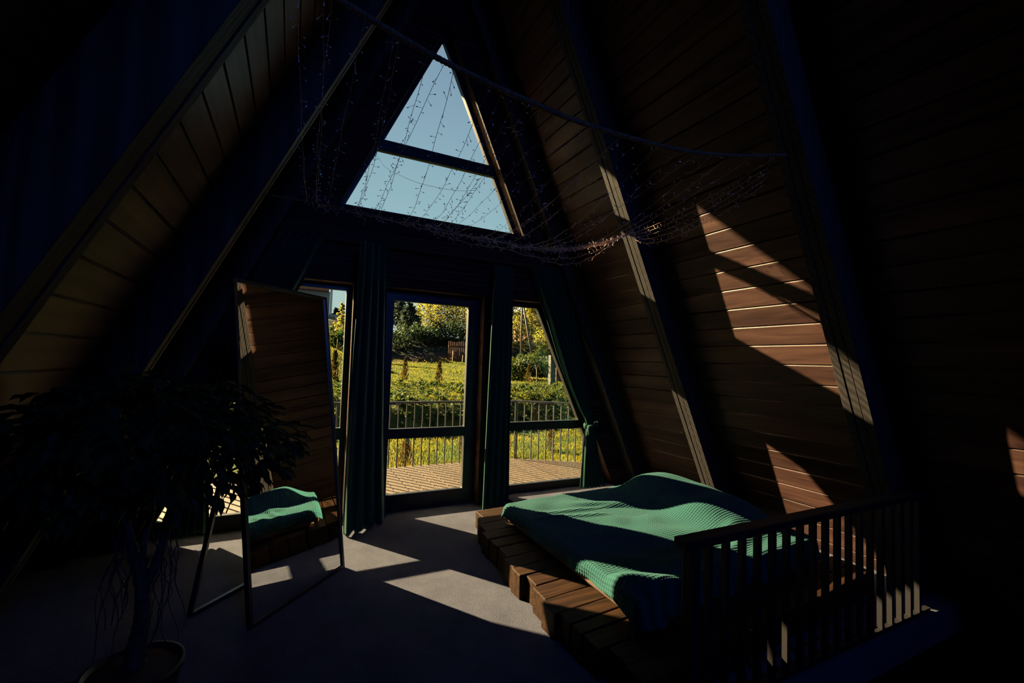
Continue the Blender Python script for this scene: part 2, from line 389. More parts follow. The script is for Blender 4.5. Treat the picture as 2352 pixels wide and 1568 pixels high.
# door
d1 = empty('door_1', (1.28, GLY, 0), kind='structure')
ring('door_frame', [(DOOR[0] + .002, .001), (DOOR[1] - .002, .001), (DOOR[1] - .002, DOOR[2] - .002), (DOOR[0] + .002, DOOR[2] - .002)],
     [(DOOR[0] + .04, .03), (DOOR[1] - .04, .03), (DOOR[1] - .04, 2.145), (DOOR[0] + .04, 2.145)], FY0 + .01, FY1 + .02, d1, M['frame'])
P = [(.886, .16), (1.675, .16), (1.675, 2.076), (.886, 2.076)]
lf_ = ring('door_leaf', [(DOOR[0] + .042, .032), (DOOR[1] - .042, .032), (DOOR[1] - .042, 2.143), (DOOR[0] + .042, 2.143)], P, FY0, FY1, d1, M['frame'])
tr = MB(); tr.box(.886, FY0 + .004, .706, 1.675, FY1 - .006, .803); tr.build('transom', M['frame'], d1)
pane([(.886, .803), (1.675, .803), (1.675, 2.076), (.886, 2.076)], d1); pane([(.886, .16), (1.675, .16), (1.675, .706), (.886, .706)], d1)
hb = MB(); hb.box(.822, FY0 - .008, .93, .852, FY0, 1.14); hb.tube([(.837, FY0 - .004, 1.06), (.837, FY0 - .05, 1.06), (.85, FY0 - .055, 1.06), (.94, FY0 - .055, 1.055)], .009, 8)
hb.build('door_handle', M['black'], d1)
# bright beading inside the panes
# ------------------------------------------------------------------ bed
def bedpt(x, y, z): return Vector((x, y + .085 * (x - 1.5), z))
plat = empty('bed_platform', (2.5, 2.7, 0), 'low bed platform of chunky dark brown timber beams laid side by side on grey carpet', 'bed frame')
edges = [3.765, 3.593, 3.455, 3.275, 3.125, 2.978, 2.81, 2.655, 2.53, 2.39, 2.233, 2.081, 1.967, 1.875, 1.74, 1.60, 1.47]
lefts = [1.56, 1.50, 1.456, 1.406, 1.41, 1.416, 1.375, 1.361, 1.404, 1.37, 1.342, 1.363, 1.366, 1.374, 1.43, 1.41]
for i in range(16):
    y1, y0 = edges[i] - .004, edges[i + 1] + .004
    h = .15 + random.uniform(-.005, .005); x0 = lefts[i]; x1 = 3.66 + random.uniform(-.04, .03)
    mb = MB(); nseg = 10
    vs = []; fs = []
    for k in range(nseg + 1):
        x = lerp(x0, x1, k / nseg); w = random.uniform(-.003, .003); q = random.uniform(-.003, .003)
        for yy, zz in ((y0 + w, 0), (y1 + w, 0), (y1 + w, h + q), (y0 + w, h + q)): vs.append(bedpt(x + random.uniform(-.004, .004) * (k == 0), yy, zz))
    for k in range(nseg):
        for j in range(4): fs.append((k * 4 + j, k * 4 + (j + 1) % 4, k * 4 + 4 + (j + 1) % 4, k * 4 + 4 + j))
    fs += [(0, 1, 2, 3), tuple(nseg * 4 + j for j in (3, 2, 1, 0))]
    mb.add(vs, fs); o = mb.build('beam', M['beam'], plat); bevel(o, .006, 2)
def matpt(x, y, z): return Vector((x + .008 * (y - 3.2), y + .075 * (x - 1.7), z))
BX0, BX1, BY0, BY1, BZ = 1.685, 3.48, 1.80, 3.415, .285
mt = MB(); mt.v = []
def mat_fn():
    vs = [matpt(x, y, z) for z in (.157, BZ) for x, y in ((BX0, BY0), (BX1, BY0), (BX1, BY1), (BX0, BY1))]
    mt.add(vs, [(3, 2, 1, 0), (4, 5, 6, 7), (0, 1, 5, 4), (1, 2, 6, 5), (2, 3, 7, 6), (3, 0, 4, 7)])
mat_fn(); o = mt.build('mattress', M['mattress'], smooth=True); bevel(o, .035, 4)
tag(o, 'cream fabric mattress whose lower edge shows beneath the green blanket', 'mattress')
# blanket: draped sheet with a real waffle relief
def gauss(x, m, s): return math.exp(-((x - m) / s) ** 2)
def wob(x, y): return math.sin(x * 5.1 + 1.3 * math.sin(y * 3.7)) * .5 + math.sin(y * 6.3 + x * 2.2 + 1.1) * .5
TOPZ = BZ + .012
LDROP, FDROP, BDROP, RDROP = .082, .26, .09, .06
def drape(d, drop_r=.045):
    """distance past an edge -> (outward, downward)"""
    q = drop_r * math.pi / 2
    if d <= 0: return d, 0
    if d < q: a = d / drop_r; return drop_r * math.sin(a), drop_r * (1 - math.cos(a))
    return drop_r + (d - q) * .10, drop_r + (d - q) * .98
def blanket_base(s, t):
    """s: cloth coordinate along x, t: along y (bed frame)"""
    r_ = .045; ex0, ex1, ey0, ey1 = BX0 + .03, BX1 - .02, BY0 + .03, BY1 - .02
    x, y, dz = s, t, 0.0
    if s < ex0: o_, d_ = drape(ex0 - s); x = ex0 - o_; dz += d_
    if s > ex1: o_, d_ = drape(s - ex1); x = ex1 + o_; dz += d_
    if t < ey0: o_, d_ = drape(ey0 - t); y = ey0 - o_; dz += d_
    if t > ey1: o_, d_ = drape(t - ey1); y = ey1 + o_; dz += d_
    # corner flare towards the near left corner
    cf = sstep(2.05, 1.6, t) * sstep(2.0, 1.55, s)
    x -= .10 * cf; y -= .05 * cf
    z = TOPZ - min(dz, TOPZ - .165 - .01 * wob(s * 3, t * 3))
    if dz > 0:
        out = .012 * math.sin((s + t) * 19 + 2 * math.sin(t * 5)) * min(1, dz / .1)
        if s < ex0: x += out
        if t < ey0: y += out * 1.6
    top = max(0.0, 1 - dz / .10)
    pil = .155 * math.exp(-((s - 3.20) / .36) ** 4) * sstep(1.9, 2.5, t) * sstep(3.43, 3.1, t)
    pil += .03 * gauss(s, 3.1, .25) * gauss(t, 3.0, .24) - .03 * gauss(s, 3.15, .2) * gauss(t, 2.58, .10)
    z += (pil + .008 * wob(s * 1.3, t * 1.2) + .006 * wob(s * 3.3 + 4, t * 2.9)) * top
    # gathered folds near the near-left corner
    f = sstep(2.35, 1.9, t) * sstep(2.4, 1.75, s)
    z += .05 * (.5 + .5 * math.sin((s * .6 + t) * 19 + 2)) * f * max(.25, top) - .02 * gauss(s + (t - 1.9) * .4, 1.70, .035) * sstep(2.15, 1.85, t)
    # creases
    for (x0, y0, x1, y1, a, w) in ((1.78, 2.98, 2.3, 2.84, .014, .03), (1.85, 3.08, 2.5, 2.96, .012, .03), (2.3, 3.12, 2.8, 2.86, .022, .05), (2.15, 1.95, 2.95, 2.12, .024, .05), (2.3, 1.84, 2.9, 2.0, .024, .05)):
        vx, vy = x1 - x0, y1 - y0; L = math.hypot(vx, vy); q = ((s - x0) * vx + (t - y0) * vy) / L / L
        dd = ((s - x0) * -vy + (t - y0) * vx) / L
        if -.3 < q < 1.3: z += a * gauss(dd, 0, w) * sstep(-.3, .15, q) * sstep(1.3, .85, q) * top
    if dz <= 0: z = max(z, BZ + .009)
    elif dz < .05: z = max(z, BZ - dz + .012)
    return matpt(x, y, z)
S0, S1, T0, T1 = BX0 + .03 - LDROP - .03, BX1 - .02 + RDROP, BY0 + .03 - FDROP, BY1 - .02 + BDROP
CELL, SUB = .0205, 5
ns = int((S1 - S0) / CELL) * SUB; ntt = int((T1 - T0) / CELL) * SUB
P0 = [[blanket_base(S0 + CELL / SUB * i, T0 + CELL / SUB * j) for i in range(ns + 1)] for j in range(ntt + 1)]
def tuft(i):
    q = (i % SUB) / SUB
    return (math.sin(math.pi * q)) ** .45 if q else 0.0
bl = MB()
for j in range(ntt + 1):
    for i in range(ns + 1):
        a = P0[j][min(i + 2, ns)] - P0[j][max(i - 2, 0)]; b = P0[min(j + 2, ntt)][i] - P0[max(j - 2, 0)][i]
        n_ = a.cross(b)
        n_ = n_.normalized() if n_.length > 1e-9 else Vector((0, 0, 1))
        bl.v.append(tuple(P0[j][i] + n_ * ((.0052 * tuft(i) * tuft(j) + .004))))
for j in range(ntt):
    for i in range(ns):
        a = j * (ns + 1) + i; bl.f.append((a, a + 1, a + ns + 2, a + ns + 1))
o = bl.build('blanket', M['blanket'], smooth=True, fixn=False)
tag(o, 'green waffle fleece blanket spread over the mattress and its pillows', 'blanket')

# ------------------------------------------------------------------ railing beside the stairwell
RY = 1.392
rl = empty('stair_railing', (2.6, RY, 0), 'black painted railing with square balusters guarding the stair opening beside the bed', 'railing')
mb = MB(); mb.box(1.525, RY - .038, .728, 3.56, RY + .038, .768); bevel(mb.build('handrail', M['rail'], rl), .006)
mb = MB(); mb.box(1.568, RY - .026, 0, 1.622, RY + .03, .728); bevel(mb.build('post', M['rail'], rl), .004)
mb = MB(); mb.box(1.622, RY - .016, .0, 3.72, RY + .016, .025); mb.build('bottom_rail', M['rail'], rl)
for k in range(18):
    x = 1.70 + k * .1115
    if x > 3.62: break
    top = .728 if x < 3.52 else .70
    mb = MB(); mb.box(x - .0135, RY - .0135, .025, x + .0135, RY + .0135, top); mb.build('baluster', M['rail'], rl)

# ------------------------------------------------------------------ standing mirror
MBL, MBR = at_z(576, 1447, 0), at_z(792, 1302, 0)
mu = (MBR - MBL).normalized(); mn = Vector((mu.y, -mu.x, 0)); tilt = math.radians(8.0); MH = 1.96; MW = (MBR - MBL).length
mup = -mn * math.sin(tilt) + Vector((0, 0, math.cos(tilt))); mnn = mu.cross(mup).normalized()
if mnn.dot(mn) < 0: mnn = -mnn
mir = empty('floor_mirror', (MBL + MBR) / 2, 'tall leaning floor mirror in thin black frame, reflecting the green bed', 'mirror')
def mpt(a, h, d=0): return MBL + mu * a + mup * h + mnn * d
def mbox(mb, a0, a1, h0, h1, d0, d1):
    vs = [mpt(a, h, d) for h in (h0, h1) for a, d in ((a0, d0), (a1, d0), (a1, d1), (a0, d1))]
    mb.add(vs, [(3, 2, 1, 0), (4, 5, 6, 7), (0, 1, 5, 4), (1, 2, 6, 5), (2, 3, 7, 6), (3, 0, 4, 7)])
ft = .020; fd = .032
mb = MB(); mbox(mb, 0, ft, 0, MH, -fd, 0); mbox(mb, MW - ft, MW, 0, MH, -fd, 0); mbox(mb, ft, MW - ft, 0, ft, -fd, 0); mbox(mb, ft, MW - ft, MH - ft, MH, -fd, 0)
mb.build('mirror_frame', M['black'], mir)
mb = MB(); mbox(mb, ft, MW - ft, ft, MH - ft, -.016, -.010); mb.build('mirror_glass', M['mirror'], mir)
mb = MB(); mbox(mb, ft, MW - ft, ft, MH - ft, -.026, -.018); mb.build('back_board', M['black'], mir)
LEGA = Vector((-.444, 3.091, .012)); lb = LEGA + mu * .70
ta, tb = mpt(.06, 1.35, -fd), mpt(.76, 1.35, -fd)
mb = MB(); mb.bar(LEGA, ta, .024, .024); mb.bar(lb, tb, .024, .024); mb.bar(LEGA + mu * .01, lb - mu * .01, .024, .024)
mb.build('prop_leg', M['black'], mir)
ch = MB(); cp = []
for k in range(45):
    c = (LEGA + mu * .62).lerp(mpt(.58, .10, -fd), k / 44) + Vector((0, 0, -.06 * math.sin(math.pi * k / 44)))
    c.z = max(c.z, .010); cp.append(c)
ch.tube(cp, [.0035 + .003 * (k % 4 < 2) for k in range(45)], 6)
ch.build('chain', M['black'], mir)

# ------------------------------------------------------------------ curtains
def curtain(name, rows, pleats, label, group='green window curtains', slant=0.0, ph=0.0):
    """rows: (z, xl, xr, y, amplitude) from top to bottom"""
    nu, nv = pleats * 14, 90
    zs = [r_[0] for r_ in rows]
    def samp(z):
        for a, b in zip(rows, rows[1:]):
            if a[0] >= z >= b[0]:
                t = (a[0] - z) / (a[0] - b[0]); return [lerp(a[i], b[i], t) for i in range(1, 5)]
        return list(rows[-1][1:])
    rnd = random.Random(len(label)); jit = [rnd.uniform(-.35, .35) for _ in range(pleats * 2 + 3)]
    def fn(uu, vv):
        z = lerp(zs[0], zs[-1], vv); xl, xr, yc, amp = samp(z)
        k = uu * pleats; i = int(k); j_ = lerp(jit[i], jit[i + 1], k - i)
        ang = 2 * math.pi * (k + .12 * j_) + ph
        y = yc + slant * (uu - .5) + amp * (math.sin(ang) * (1 + .5 * j_) + .22 * math.sin(2 * ang + vv * 3 + j_ * 4))
        x = lerp(xl, xr, uu) + amp * .45 * math.cos(ang) * math.sin(math.pi * min(1, max(0, uu)))
        return (x, y, z)
    mb = MB(); mb.grid(nu, nv, fn)
    o = mb.build(name, M['curtain'], smooth=True, fixn=False)
    m = o.modifiers.new('solid', 'SOLIDIFY'); m.thickness = .004; m.offset = 0
    return tag(o, label, 'curtain', group)
curtain('curtain', [(2.52, .49, .76, 4.115, .030), (1.9, .48, .78, 4.115, .032), (.8, .455, .82, 4.11, .036), (.4, .452, .84, 4.105, .042), (.012, .46, .86, 4.10, .055)], 4,
        'green curtain hanging straight to the floor left of the glass door', ph=2.6, slant=.25)
curtain('curtain', [(2.52, 1.84, 2.13, 4.235, .020), (1.2, 1.81, 2.13, 4.235, .024), (.5, 1.79, 2.13, 4.225, .034), (.012, 1.775, 2.13, 4.215, .05)], 4,
        'green curtain hanging straight to the floor between glass door and bed', ph=3.3, slant=.13)
def tied(sgn, label):
    f = (lambda x: x) if sgn > 0 else mx_
    key = [(2.54, 2.30, 2.66), (2.19, 2.44, 2.80), (1.95, 2.545, 2.90), (1.57, 2.69, 2.985), (1.23, 2.845, 3.06), (1.0, 2.975, 3.12), (.88, 3.055, 3.17), (.80, 3.09, 3.19), (.70, 3.075, 3.21), (.40, 3.05, 3.28), (.09, 3.03, 3.36)]
    rows = [(z, a, b, 4.215, lerp(.018, .034, min(1, abs(z - .8) / .7))) for z, a, b in key]
    rows = [tuple(p) + (w[3], w[4]) for p, w in zip([(q.x, q.y, q.z) for q in map(Vector, [(z, a, b) for z, a, b, _, _ in rows])], rows)]
    rows = [(z, f(a), f(b), y, am) for z, a, b, y, am in rows]
    o = curtain('curtain', rows, 6, label, ph=.6)
    kb = MB()
    path = []
    for k in range(25):
        a = 2 * math.pi * k / 24; path.append((f(3.14 + .072 * math.cos(a)), 4.20 + .055 * math.sin(a), .80 + .012 * math.cos(a) - .01 * math.sin(2 * a)))
    kb.tube(path, [.022 + .006 * math.sin(k * 1.7) for k in range(25)], 8)
    kb.tube([(f(3.085), 4.15, .80), (f(3.075), 4.14, .78), (f(3.08), 4.145, .70)], [.024, .028, .012], 8)
    t = kb.build('tie_knot', M['curtain'], None, smooth=True); t.parent = o
tied(1, 'green curtain knotted at hip height beside the right window')
tied(-1, 'green curtain knotted at the left window, behind mirror and potted tree')
cr_ = empty('curtain_rod', (1.25, 4.24, 2.56), 'thin black curtain rod above the glass door and side windows', 'curtain rod')
mb = MB(); mb.tube([(-.18, 4.21, 2.56), (2.70, 4.21, 2.56)], .010, 8); mb.build('rod', M['black'], cr_)
for x in (.2, .68, 1.9, 2.35):
    mb = MB(); mb.bar((x, 4.21, 2.56), (x, GY0, 2.56), .012, .012); mb.build('bracket', M['black'], cr_)

# ------------------------------------------------------------------ ropes and fairy lights
def catmull(pts, n):
    pts = [Vector(p) for p in pts]; P_ = [pts[0] * 2 - pts[1]] + pts + [pts[-1] * 2 - pts[-2]]
    out = []
    for i in range(len(pts) - 1):
        a, b, c, d = P_[i:i + 4]
        for k in range(n):
            t = k / n; out.append(.5 * ((2 * b) + (c - a) * t + (2 * a - 5 * b + 4 * c - d) * t * t + (3 * b - a - 3 * c + d) * t ** 3))
    return out + [pts[-1]]
R2 = [(-.05, 1.6, 2.78), (.10, 1.6, 2.728), (.43, 1.6, 2.647), (.80, 1.6, 2.598), (1.164, 1.6, 2.576), (1.706, 1.6, 2.601), (2.15, 1.6, 2.677), (2.575, 1.6, 2.785)]
R2s = catmull(R2, 60)
def strand(path, rr, lay, ph):
    out = []; L = 0
    for i, p in enumerate(path):
        if i: L += (p - path[i - 1]).length
        a = L / lay * 2 * math.pi + ph; out.append(p + Vector((0, math.cos(a), math.sin(a))) * rr)
    return out
mb = MB()
for k in range(3): mb.tube(strand(R2s, .0055, .05, k * 2.094), .0068, 6)
tag(mb.build('rope', M['rope'], smooth=True), 'thick twisted jute rope sagging across the room between two rafters', 'rope')
R1 = [(-.20, 2.955, 2.44), (.05, 2.95, 2.442), (.28, 2.95, 2.436), (.86, 2.95, 2.404), (1.30, 2.95, 2.392), (1.75, 2.95, 2.405), (2.2, 2.95, 2.50), (2.62, 2.95, 2.665)]
R1s = catmull(R1, 40)
mb = MB()
for k in range(3): mb.tube(strand(R1s, .0022, .04, k * 2.094), .0028, 5)
tag(mb.build('rope', M['rope'], smooth=True), 'thin cord strung below the triangular window carrying the fairy lights', 'rope')
def on(path, x):
    for a, b in zip(path, path[1:]):
        if a.x <= x <= b.x: return a.lerp(b, (x - a.x) / (b.x - a.x + 1e-9))
    return path[0] if x < path[0].x else path[-1]
def light_string(path, label, group, step=.045, wr=.0010, br=.0026):
    mb = MB(); mb.tube(path, wr, 4); bb = MB(); L = 0; nxt = step * random.random(); sg = 1
    for i in range(1, len(path)):
        L += (path[i] - path[i - 1]).length
        if L >= nxt:
            nxt += step * random.uniform(.6, 1.4); t = (path[i] - path[i - 1]).normalized(); sg = -sg
            d = t.cross(Vector((random.uniform(-1, 1), random.uniform(-1, 1), random.uniform(-1, 1)))).normalized()
            e = path[i] + (d * .8 + t * .5 * random.choice((1, 1, -1))) * random.uniform(.018, .030)
            mb.tube([path[i], e], wr * .8, 3, False); tt = (e - path[i]).normalized()
            bb.tube([e - tt * .001, e + tt * .003, e + tt * .008], [br * .6, br, br * .3], 5)
    o = mb.build('light_string', M['wire'], fixn=False); tag(o, label, 'string lights', group)
    b = bb.build('bulbs', M['bulb'], None, fixn=False); b.parent = o; b['kind'] = 'stuff'
    return o
rs = random.Random(21)
xs = [-.02, .05, .11, .17, .25, .31, .40, .46, .52, .63, .68, .76, .82, .93, 1.0, 1.09, 1.19, 1.28, 1.38, 1.46, 1.58, 1.68, 1.80, 1.96, 2.12, 2.28]
for i, x in enumerate(xs):
    a = on(R2s, x + rs.uniform(-.05, .05)); b = on(R1s, x * .97 + .02 + rs.uniform(-.10, .10))
    sag = rs.uniform(.04, .12); pts = []
    side = rs.uniform(-.02, .02)
    for k in range(50):
        t = k / 49; p = a.lerp(b, t); p.z -= sag * 4 * t * (1 - t) * (.6 + .8 * t); p.x += side * math.sin(math.pi * t) + .002 * math.sin(t * 23 + i * 3); p.z += .0015 * math.sin(t * 31 + i)
        pts.append(p)
    e = pts[-1].copy()
    for k in range(1, 8): pts.append(e + Vector((rs.uniform(-.01, .01) + .010 * k, .004 * k, .008 * k * (1 if k < 3 else 0) - .006 * k)))
    light_string(pts, 'copper wire fairy light string stretched from thick rope to thin cord above bed', 'fairy light strings over the bed')
for i, (x0, x1, sag) in enumerate(((.45, 1.10, .02), (.75, 1.62, .05), (.70, 2.58, .008), (1.05, 2.45, .085), (.95, 2.60, .015), (1.25, 2.6, .035), (1.2, 2.55, .004), (1.45, 2.5, .11), (1.40, 2.62, .022), (1.1, 2.62, .010), (.1, .7, .012))):
    pts = []
    for k in range(60):
        t = k / 59; p = on(R1s, lerp(x0, x1, t)).copy(); p.z -= sag * 4 * t * (1 - t) * (.7 + .6 * math.sin(i + t * 2) ** 2); p.y += .015 * math.sin(t * 7 + i * 2); p.z += .004 * math.sin(t * 40 + i)
        pts.append(p)
    light_string(pts, 'fairy light string looped in a swag along the thin cord', 'fairy light swags on the cord', .045, .0019, .0028)
for i in range(5):
    a = Vector((2.60 + .01 * i, 2.95, 2.65 - .012 * i)); b = Vector((2.56 - .02 * i, 1.66, 2.79 - .045 * i)); pts = []
    for k in range(50):
        t = k / 49; p = a.lerp(b, t); p.z -= (.05 + .03 * i) * 4 * t * (1 - t); p.x -= (.02 + .03 * i) * math.sin(math.pi * t); pts.append(p)
    light_string(pts, 'fairy light string running from the lit rafter towards the near right rafter', 'fairy light strings by the right wall', .04)

# ------------------------------------------------------------------ potted ficus
FP = Vector((-.49, 2.22, 0))
fic = empty('potted_ficus', FP, 'dark leafy potted tree with slender split trunk in the left foreground', 'potted plant')
mb = MB(); mb.lathe([(.105, 0), (.12, .01), (.15, .22), (.155, .25), (.165, .255), (.165, .275), (.150, .277), (.145, .25)], FP.x, FP.y, 28); mb.build('pot', M['pot'], fic, smooth=True)
mb = MB(); mb.lathe([(.142, .23), (.142, .262), (.08, .272), (.02, .274)], FP.x, FP.y, 20); mb.build('soil', M['earth'], fic, smooth=True)
tk = MB()
def limb(pts, r0, r1, n=8):
    q = catmull([FP + Vector(p) for p in pts], 10); m = len(q)
    tk.tube(q, [lerp(r0, r1, i / (m - 1)) * (1 + .08 * math.sin(i * 1.9)) for i in range(m)], n); return q
limb([(0, 0, .24), (.005, .01, .34), (.02, .0, .46), (.012, .0, .58)], .040, .024)
tips = []
for pts, a, b in (([(.012, 0, .55), (-.02, .01, .68), (-.05, 0, .82), (-.12, .03, 1.0), (-.22, .02, 1.18)], .02, .008),
                  ([(.012, 0, .56), (.05, .01, .66), (.075, .03, .8), (.10, .05, 1.0), (.16, .08, 1.2)], .021, .008),
                  ([(.012, 0, .6), (.0, .04, .75), (.02, .09, .92), (.0, .14, 1.15)], .014, .006),
                  ([(.07, .02, .78), (.14, .02, .9), (.26, .06, .98), (.36, .08, 1.02)], .011, .004),
                  ([(-.06, 0, .84), (-.16, -.02, .92), (-.30, -.04, .98), (-.45, -.03, 1.02)], .011, .004),
                  ([(.08, .03, .82), (.10, -.08, .95), (.12, -.15, 1.05)], .010, .004),
                  ([(-.10, .02, .95), (-.16, .12, 1.05), (-.2, .2, 1.12)], .010, .004)):
    tips.append(limb(pts, a, b))
tk.build('trunk', M['bark'], fic, smooth=True)
rt = MB(); rr_ = random.Random(5)
for k in range(26):
    sx_ = -1 if k % 2 else 1
    x0 = sx_ * rr_.uniform(.03, .10); y0 = rr_.uniform(-.05, .08); z0 = rr_.uniform(.70, .92); z1 = rr_.uniform(.30, .58)
    pts = [FP + Vector((x0 + sx_ * .04 * math.sin(t * 2.6 + k) * t + .012 * math.sin(t * 9 + k), y0 + .02 * math.sin(t * 5 + k), lerp(z0, z1, t))) for t in [i / 14 for i in range(15)]]
    rt.tube(pts, .0022, 4)
o = rt.build('hanging_roots', M['bark'], fic)
def leaf(mb, p, d, n_, L, wd, fold=.25):
    d = d.normalized(); s_ = d.cross(n_)
    if s_.length < 1e-4: s_ = d.cross(Vector((1, 0, 0)))
    s_.normalize(); n2 = s_.cross(d)
    q = [p, p + d * L * .3 + s_ * wd * .5 + n2 * wd * fold, p + d * L * .65 + s_ * wd * .42 + n2 * wd * fold * .8, p + d * L - n2 * L * .12,
         p + d * L * .65 - s_ * wd * .42 + n2 * wd * fold * .8, p + d * L * .3 - s_ * wd * .5 + n2 * wd * fold, p + d * L * .3, p + d * L * .65 - n2 * L * .02]
    mb.add(q, [(0, 6, 1), (6, 7, 2, 1), (7, 3, 2), (0, 5, 6), (6, 5, 4, 7), (7, 4, 3)])
fo = MB(); fr = random.Random(11)
cnt = 0
while cnt < 1500:
    ax, ay, az = fr.uniform(-1, 1), fr.uniform(-1, 1), fr.uniform(-1, 1); rr = ax * ax + ay * ay + az * az
    if rr > 1 or rr < .12: continue
    lump = .82 + .18 * math.sin(ax * 7 + 1) * math.sin(ay * 6 + az * 5)
    if rr > lump: continue
    c = FP + Vector((-.02 + ax * .60, .02 + ay * .46, 1.06 + az * .30 + .10 * (1 - abs(ax))))
    if az < -.2 and fr.random() < .5: continue
    d = Vector((ax, ay, -.35 + .4 * az)) + Vector((fr.uniform(-.7, .7), fr.uniform(-.7, .7), fr.uniform(-.6, .3)))
    n_ = Vector((fr.uniform(-.5, .5), fr.uniform(-.5, .5), 1))
    leaf(fo, c, d, n_, fr.uniform(.06, .10), fr.uniform(.028, .042)); cnt += 1
fo.build('foliage', M['ficus'], fic, smooth=True, fixn=False)
#OUTSIDE
# lead wire indoors
ps = [at_y(866, 352, 4.39), at_y(880, 378, 4.2), at_y(900, 393, 4.0), at_y(958, 419, 3.7), at_y(1030, 435, 3.4), at_y(1062, 438, 3.25), at_y(1095, 437, 3.1)]
mb = MB(); mb.tube(catmull(ps, 8), .0012, 4); tag(mb.build('lead_wire', M['black']), 'thin lead wire drooping across the lower pane of the triangular window', 'wire')

# ------------------------------------------------------------------ deck and its railing
DZ = -.08
dk = MB()
def dend(x): return 6.56 if x < 3.36 else 6.56 - (x - 3.36) * .625
k = -26
while k * .168 < 7.4:
    x0 = k * .168 + .007; x1 = (k + 1) * .168 - .007
    y0_, y1_ = dend(x0), dend(x1)
    dk.prism_z([(x0, GY1 + .02), (x1, GY1 + .02), (x1, y1_), (x0, y0_)], DZ - .028, DZ); k += 1
structure(dk.build('deck', M['deck']))
dj = MB()
for y in (4.7, 5.3, 5.9, 6.4): dj.box(-4.4, y, DZ - .2, 3.4 if y > 6 else 4.2, y + .05, DZ - .03)
structure(dj.build('deck_joists', M['rafter']))
dr = empty('deck_railing', (1, 6.52, DZ), 'black metal balcony railing with thin balusters along the deck edge', 'railing')
A0, A1, A2 = Vector((-4.3, 6.52, 0)), Vector((3.345, 6.52, 0)), Vector((6.6, 4.49, 0))
tz = .86
mb = MB()
for a, b in ((A0, A1), (A1, A2)): mb.bar(a + Vector((0, 0, tz)), b + Vector((0, 0, tz)), .045, .03)
mb.build('top_rail', M['deckrail'], dr)
mb = MB()
for a, b in ((A0, A1), (A1, A2)): mb.bar(a + Vector((0, .045, DZ - .05)), b + Vector((0, .045, DZ - .05)), .02, .06)
mb.build('bottom_rail', M['deckrail'], dr)
bn = 0
for a, b in ((A0, A1), (A1, A2)):
    L = (b - a).length; d = (b - a) / L; n_ = int(L / .1195)
    for k in range(n_ + 1):
        p = b - d * (.1195 * k) if a is A0 else a + d * (.1195 * (k + .25))
        mb = MB(); mb.bar(p + Vector((0, 0, DZ)), p + Vector((0, 0, tz - .012)), .017, .017, Vector((0, 1, 0))); mb.build('baluster', M['deckrail'], dr); bn += 1

# ------------------------------------------------------------------ garden terrain
PRF = [(4, -.75), (6.4, -.66), (7.4, -.56), (9, -.50), (10.8, -.42), (11.15, -.32), (12.1, .30), (12.7, .40), (15.5, .52), (19, .70), (25, 1.02), (29.5, 1.27), (31, 1.55), (34.5, 3.0), (38, 3.5), (60, 4.2), (120, 6)]
def ground(x, y):
    yy = y + .35 * math.sin(x * .7) * sstep(9, 12, y) + .2 * math.sin(x * 1.9 + y * .5)
    z = PRF[-1][1]
    for a, b in zip(PRF, PRF[1:]):
        if a[0] <= yy < b[0]: z = lerp(a[1], b[1], (yy - a[0]) / (b[0] - a[0])); break
    rt = x / max(y, 1)
    z += 1.15 * sstep(.17, .07, rt) * sstep(11, 27, y) * sstep(60, 40, y)
    z += .55 * sstep(.50, .60, rt) * sstep(19, 23, y)
    return z + .035 * math.sin(x * 2.3) * math.sin(y * 1.7) + .05 * math.sin(x * .9 + y * .6)
def lawnmat():
    m, n, l, b = nodes('meadow_soil_grass_and_shade'); t = n.new('ShaderNodeTexCoord'); sx_ = n.new('ShaderNodeSeparateXYZ'); l.new(t.outputs['Object'], sx_.inputs[0])
    nz = n.new('ShaderNodeTexNoise'); nz.inputs['Scale'].default_value = 3; nz.inputs['Detail'].default_value = 8; l.new(t.outputs['Object'], nz.inputs['Vector'])
    rp = n.new('ShaderNodeValToRGB'); rp.color_ramp.elements[0].position = .35; rp.color_ramp.elements[1].position = .65
    rp.color_ramp.elements[0].color = (.012, .020, .006, 1); rp.color_ramp.elements[1].color = (.040, .048, .009, 1); l.new(nz.outputs[0], rp.inputs[0])
    ad = n.new('ShaderNodeMath'); ad.operation = 'MULTIPLY_ADD'; l.new(nz.outputs[0], ad.inputs[0]); ad.inputs[1].default_value = 2.0; l.new(sx_.outputs[1], ad.inputs[2])
    r2 = n.new('ShaderNodeValToRGB'); r2.color_ramp.interpolation = 'LINEAR'; e = r2.color_ramp.elements
    mr = n.new('ShaderNodeMapRange'); mr.inputs[1].default_value = 28; mr.inputs[2].default_value = 38; l.new(ad.outputs[0], mr.inputs[0]); l.new(mr.outputs[0], r2.inputs[0])
    e[0].position = .22; e[0].color = (0, 0, 0, 1); e[1].position = .32; e[1].color = (1, 1, 1, 1)
    e2 = n.new('ShaderNodeValToRGB'); l.new(mr.outputs[0], e2.inputs[0]); q = e2.color_ramp.elements
    q[0].position = .40; q[0].color = (.040, .022, .014, 1); q[1].position = .52; q[1].color = (.010, .014, .009, 1)  # brown soil band, then grass darkened to paint in the bank's shade
    mx = n.new('ShaderNodeMix'); mx.data_type = 'RGBA'; l.new(r2.outputs[0], mx.inputs[0]); l.new(rp.outputs[0], mx.inputs[6]); l.new(e2.outputs[0], mx.inputs[7]); l.new(mx.outputs[2], b.inputs['Base Color'])
    bp = n.new('ShaderNodeBump'); bp.inputs['Strength'].default_value = .8; bp.inputs['Distance'].default_value = .15; l.new(nz.outputs[0], bp.inputs['Height']); l.new(bp.outputs[0], b.inputs['Normal'])
    b.inputs['Roughness'].default_value = .95; b.inputs['Specular IOR Level'].default_value = .03; return m
M['lawn'] = lawnmat()
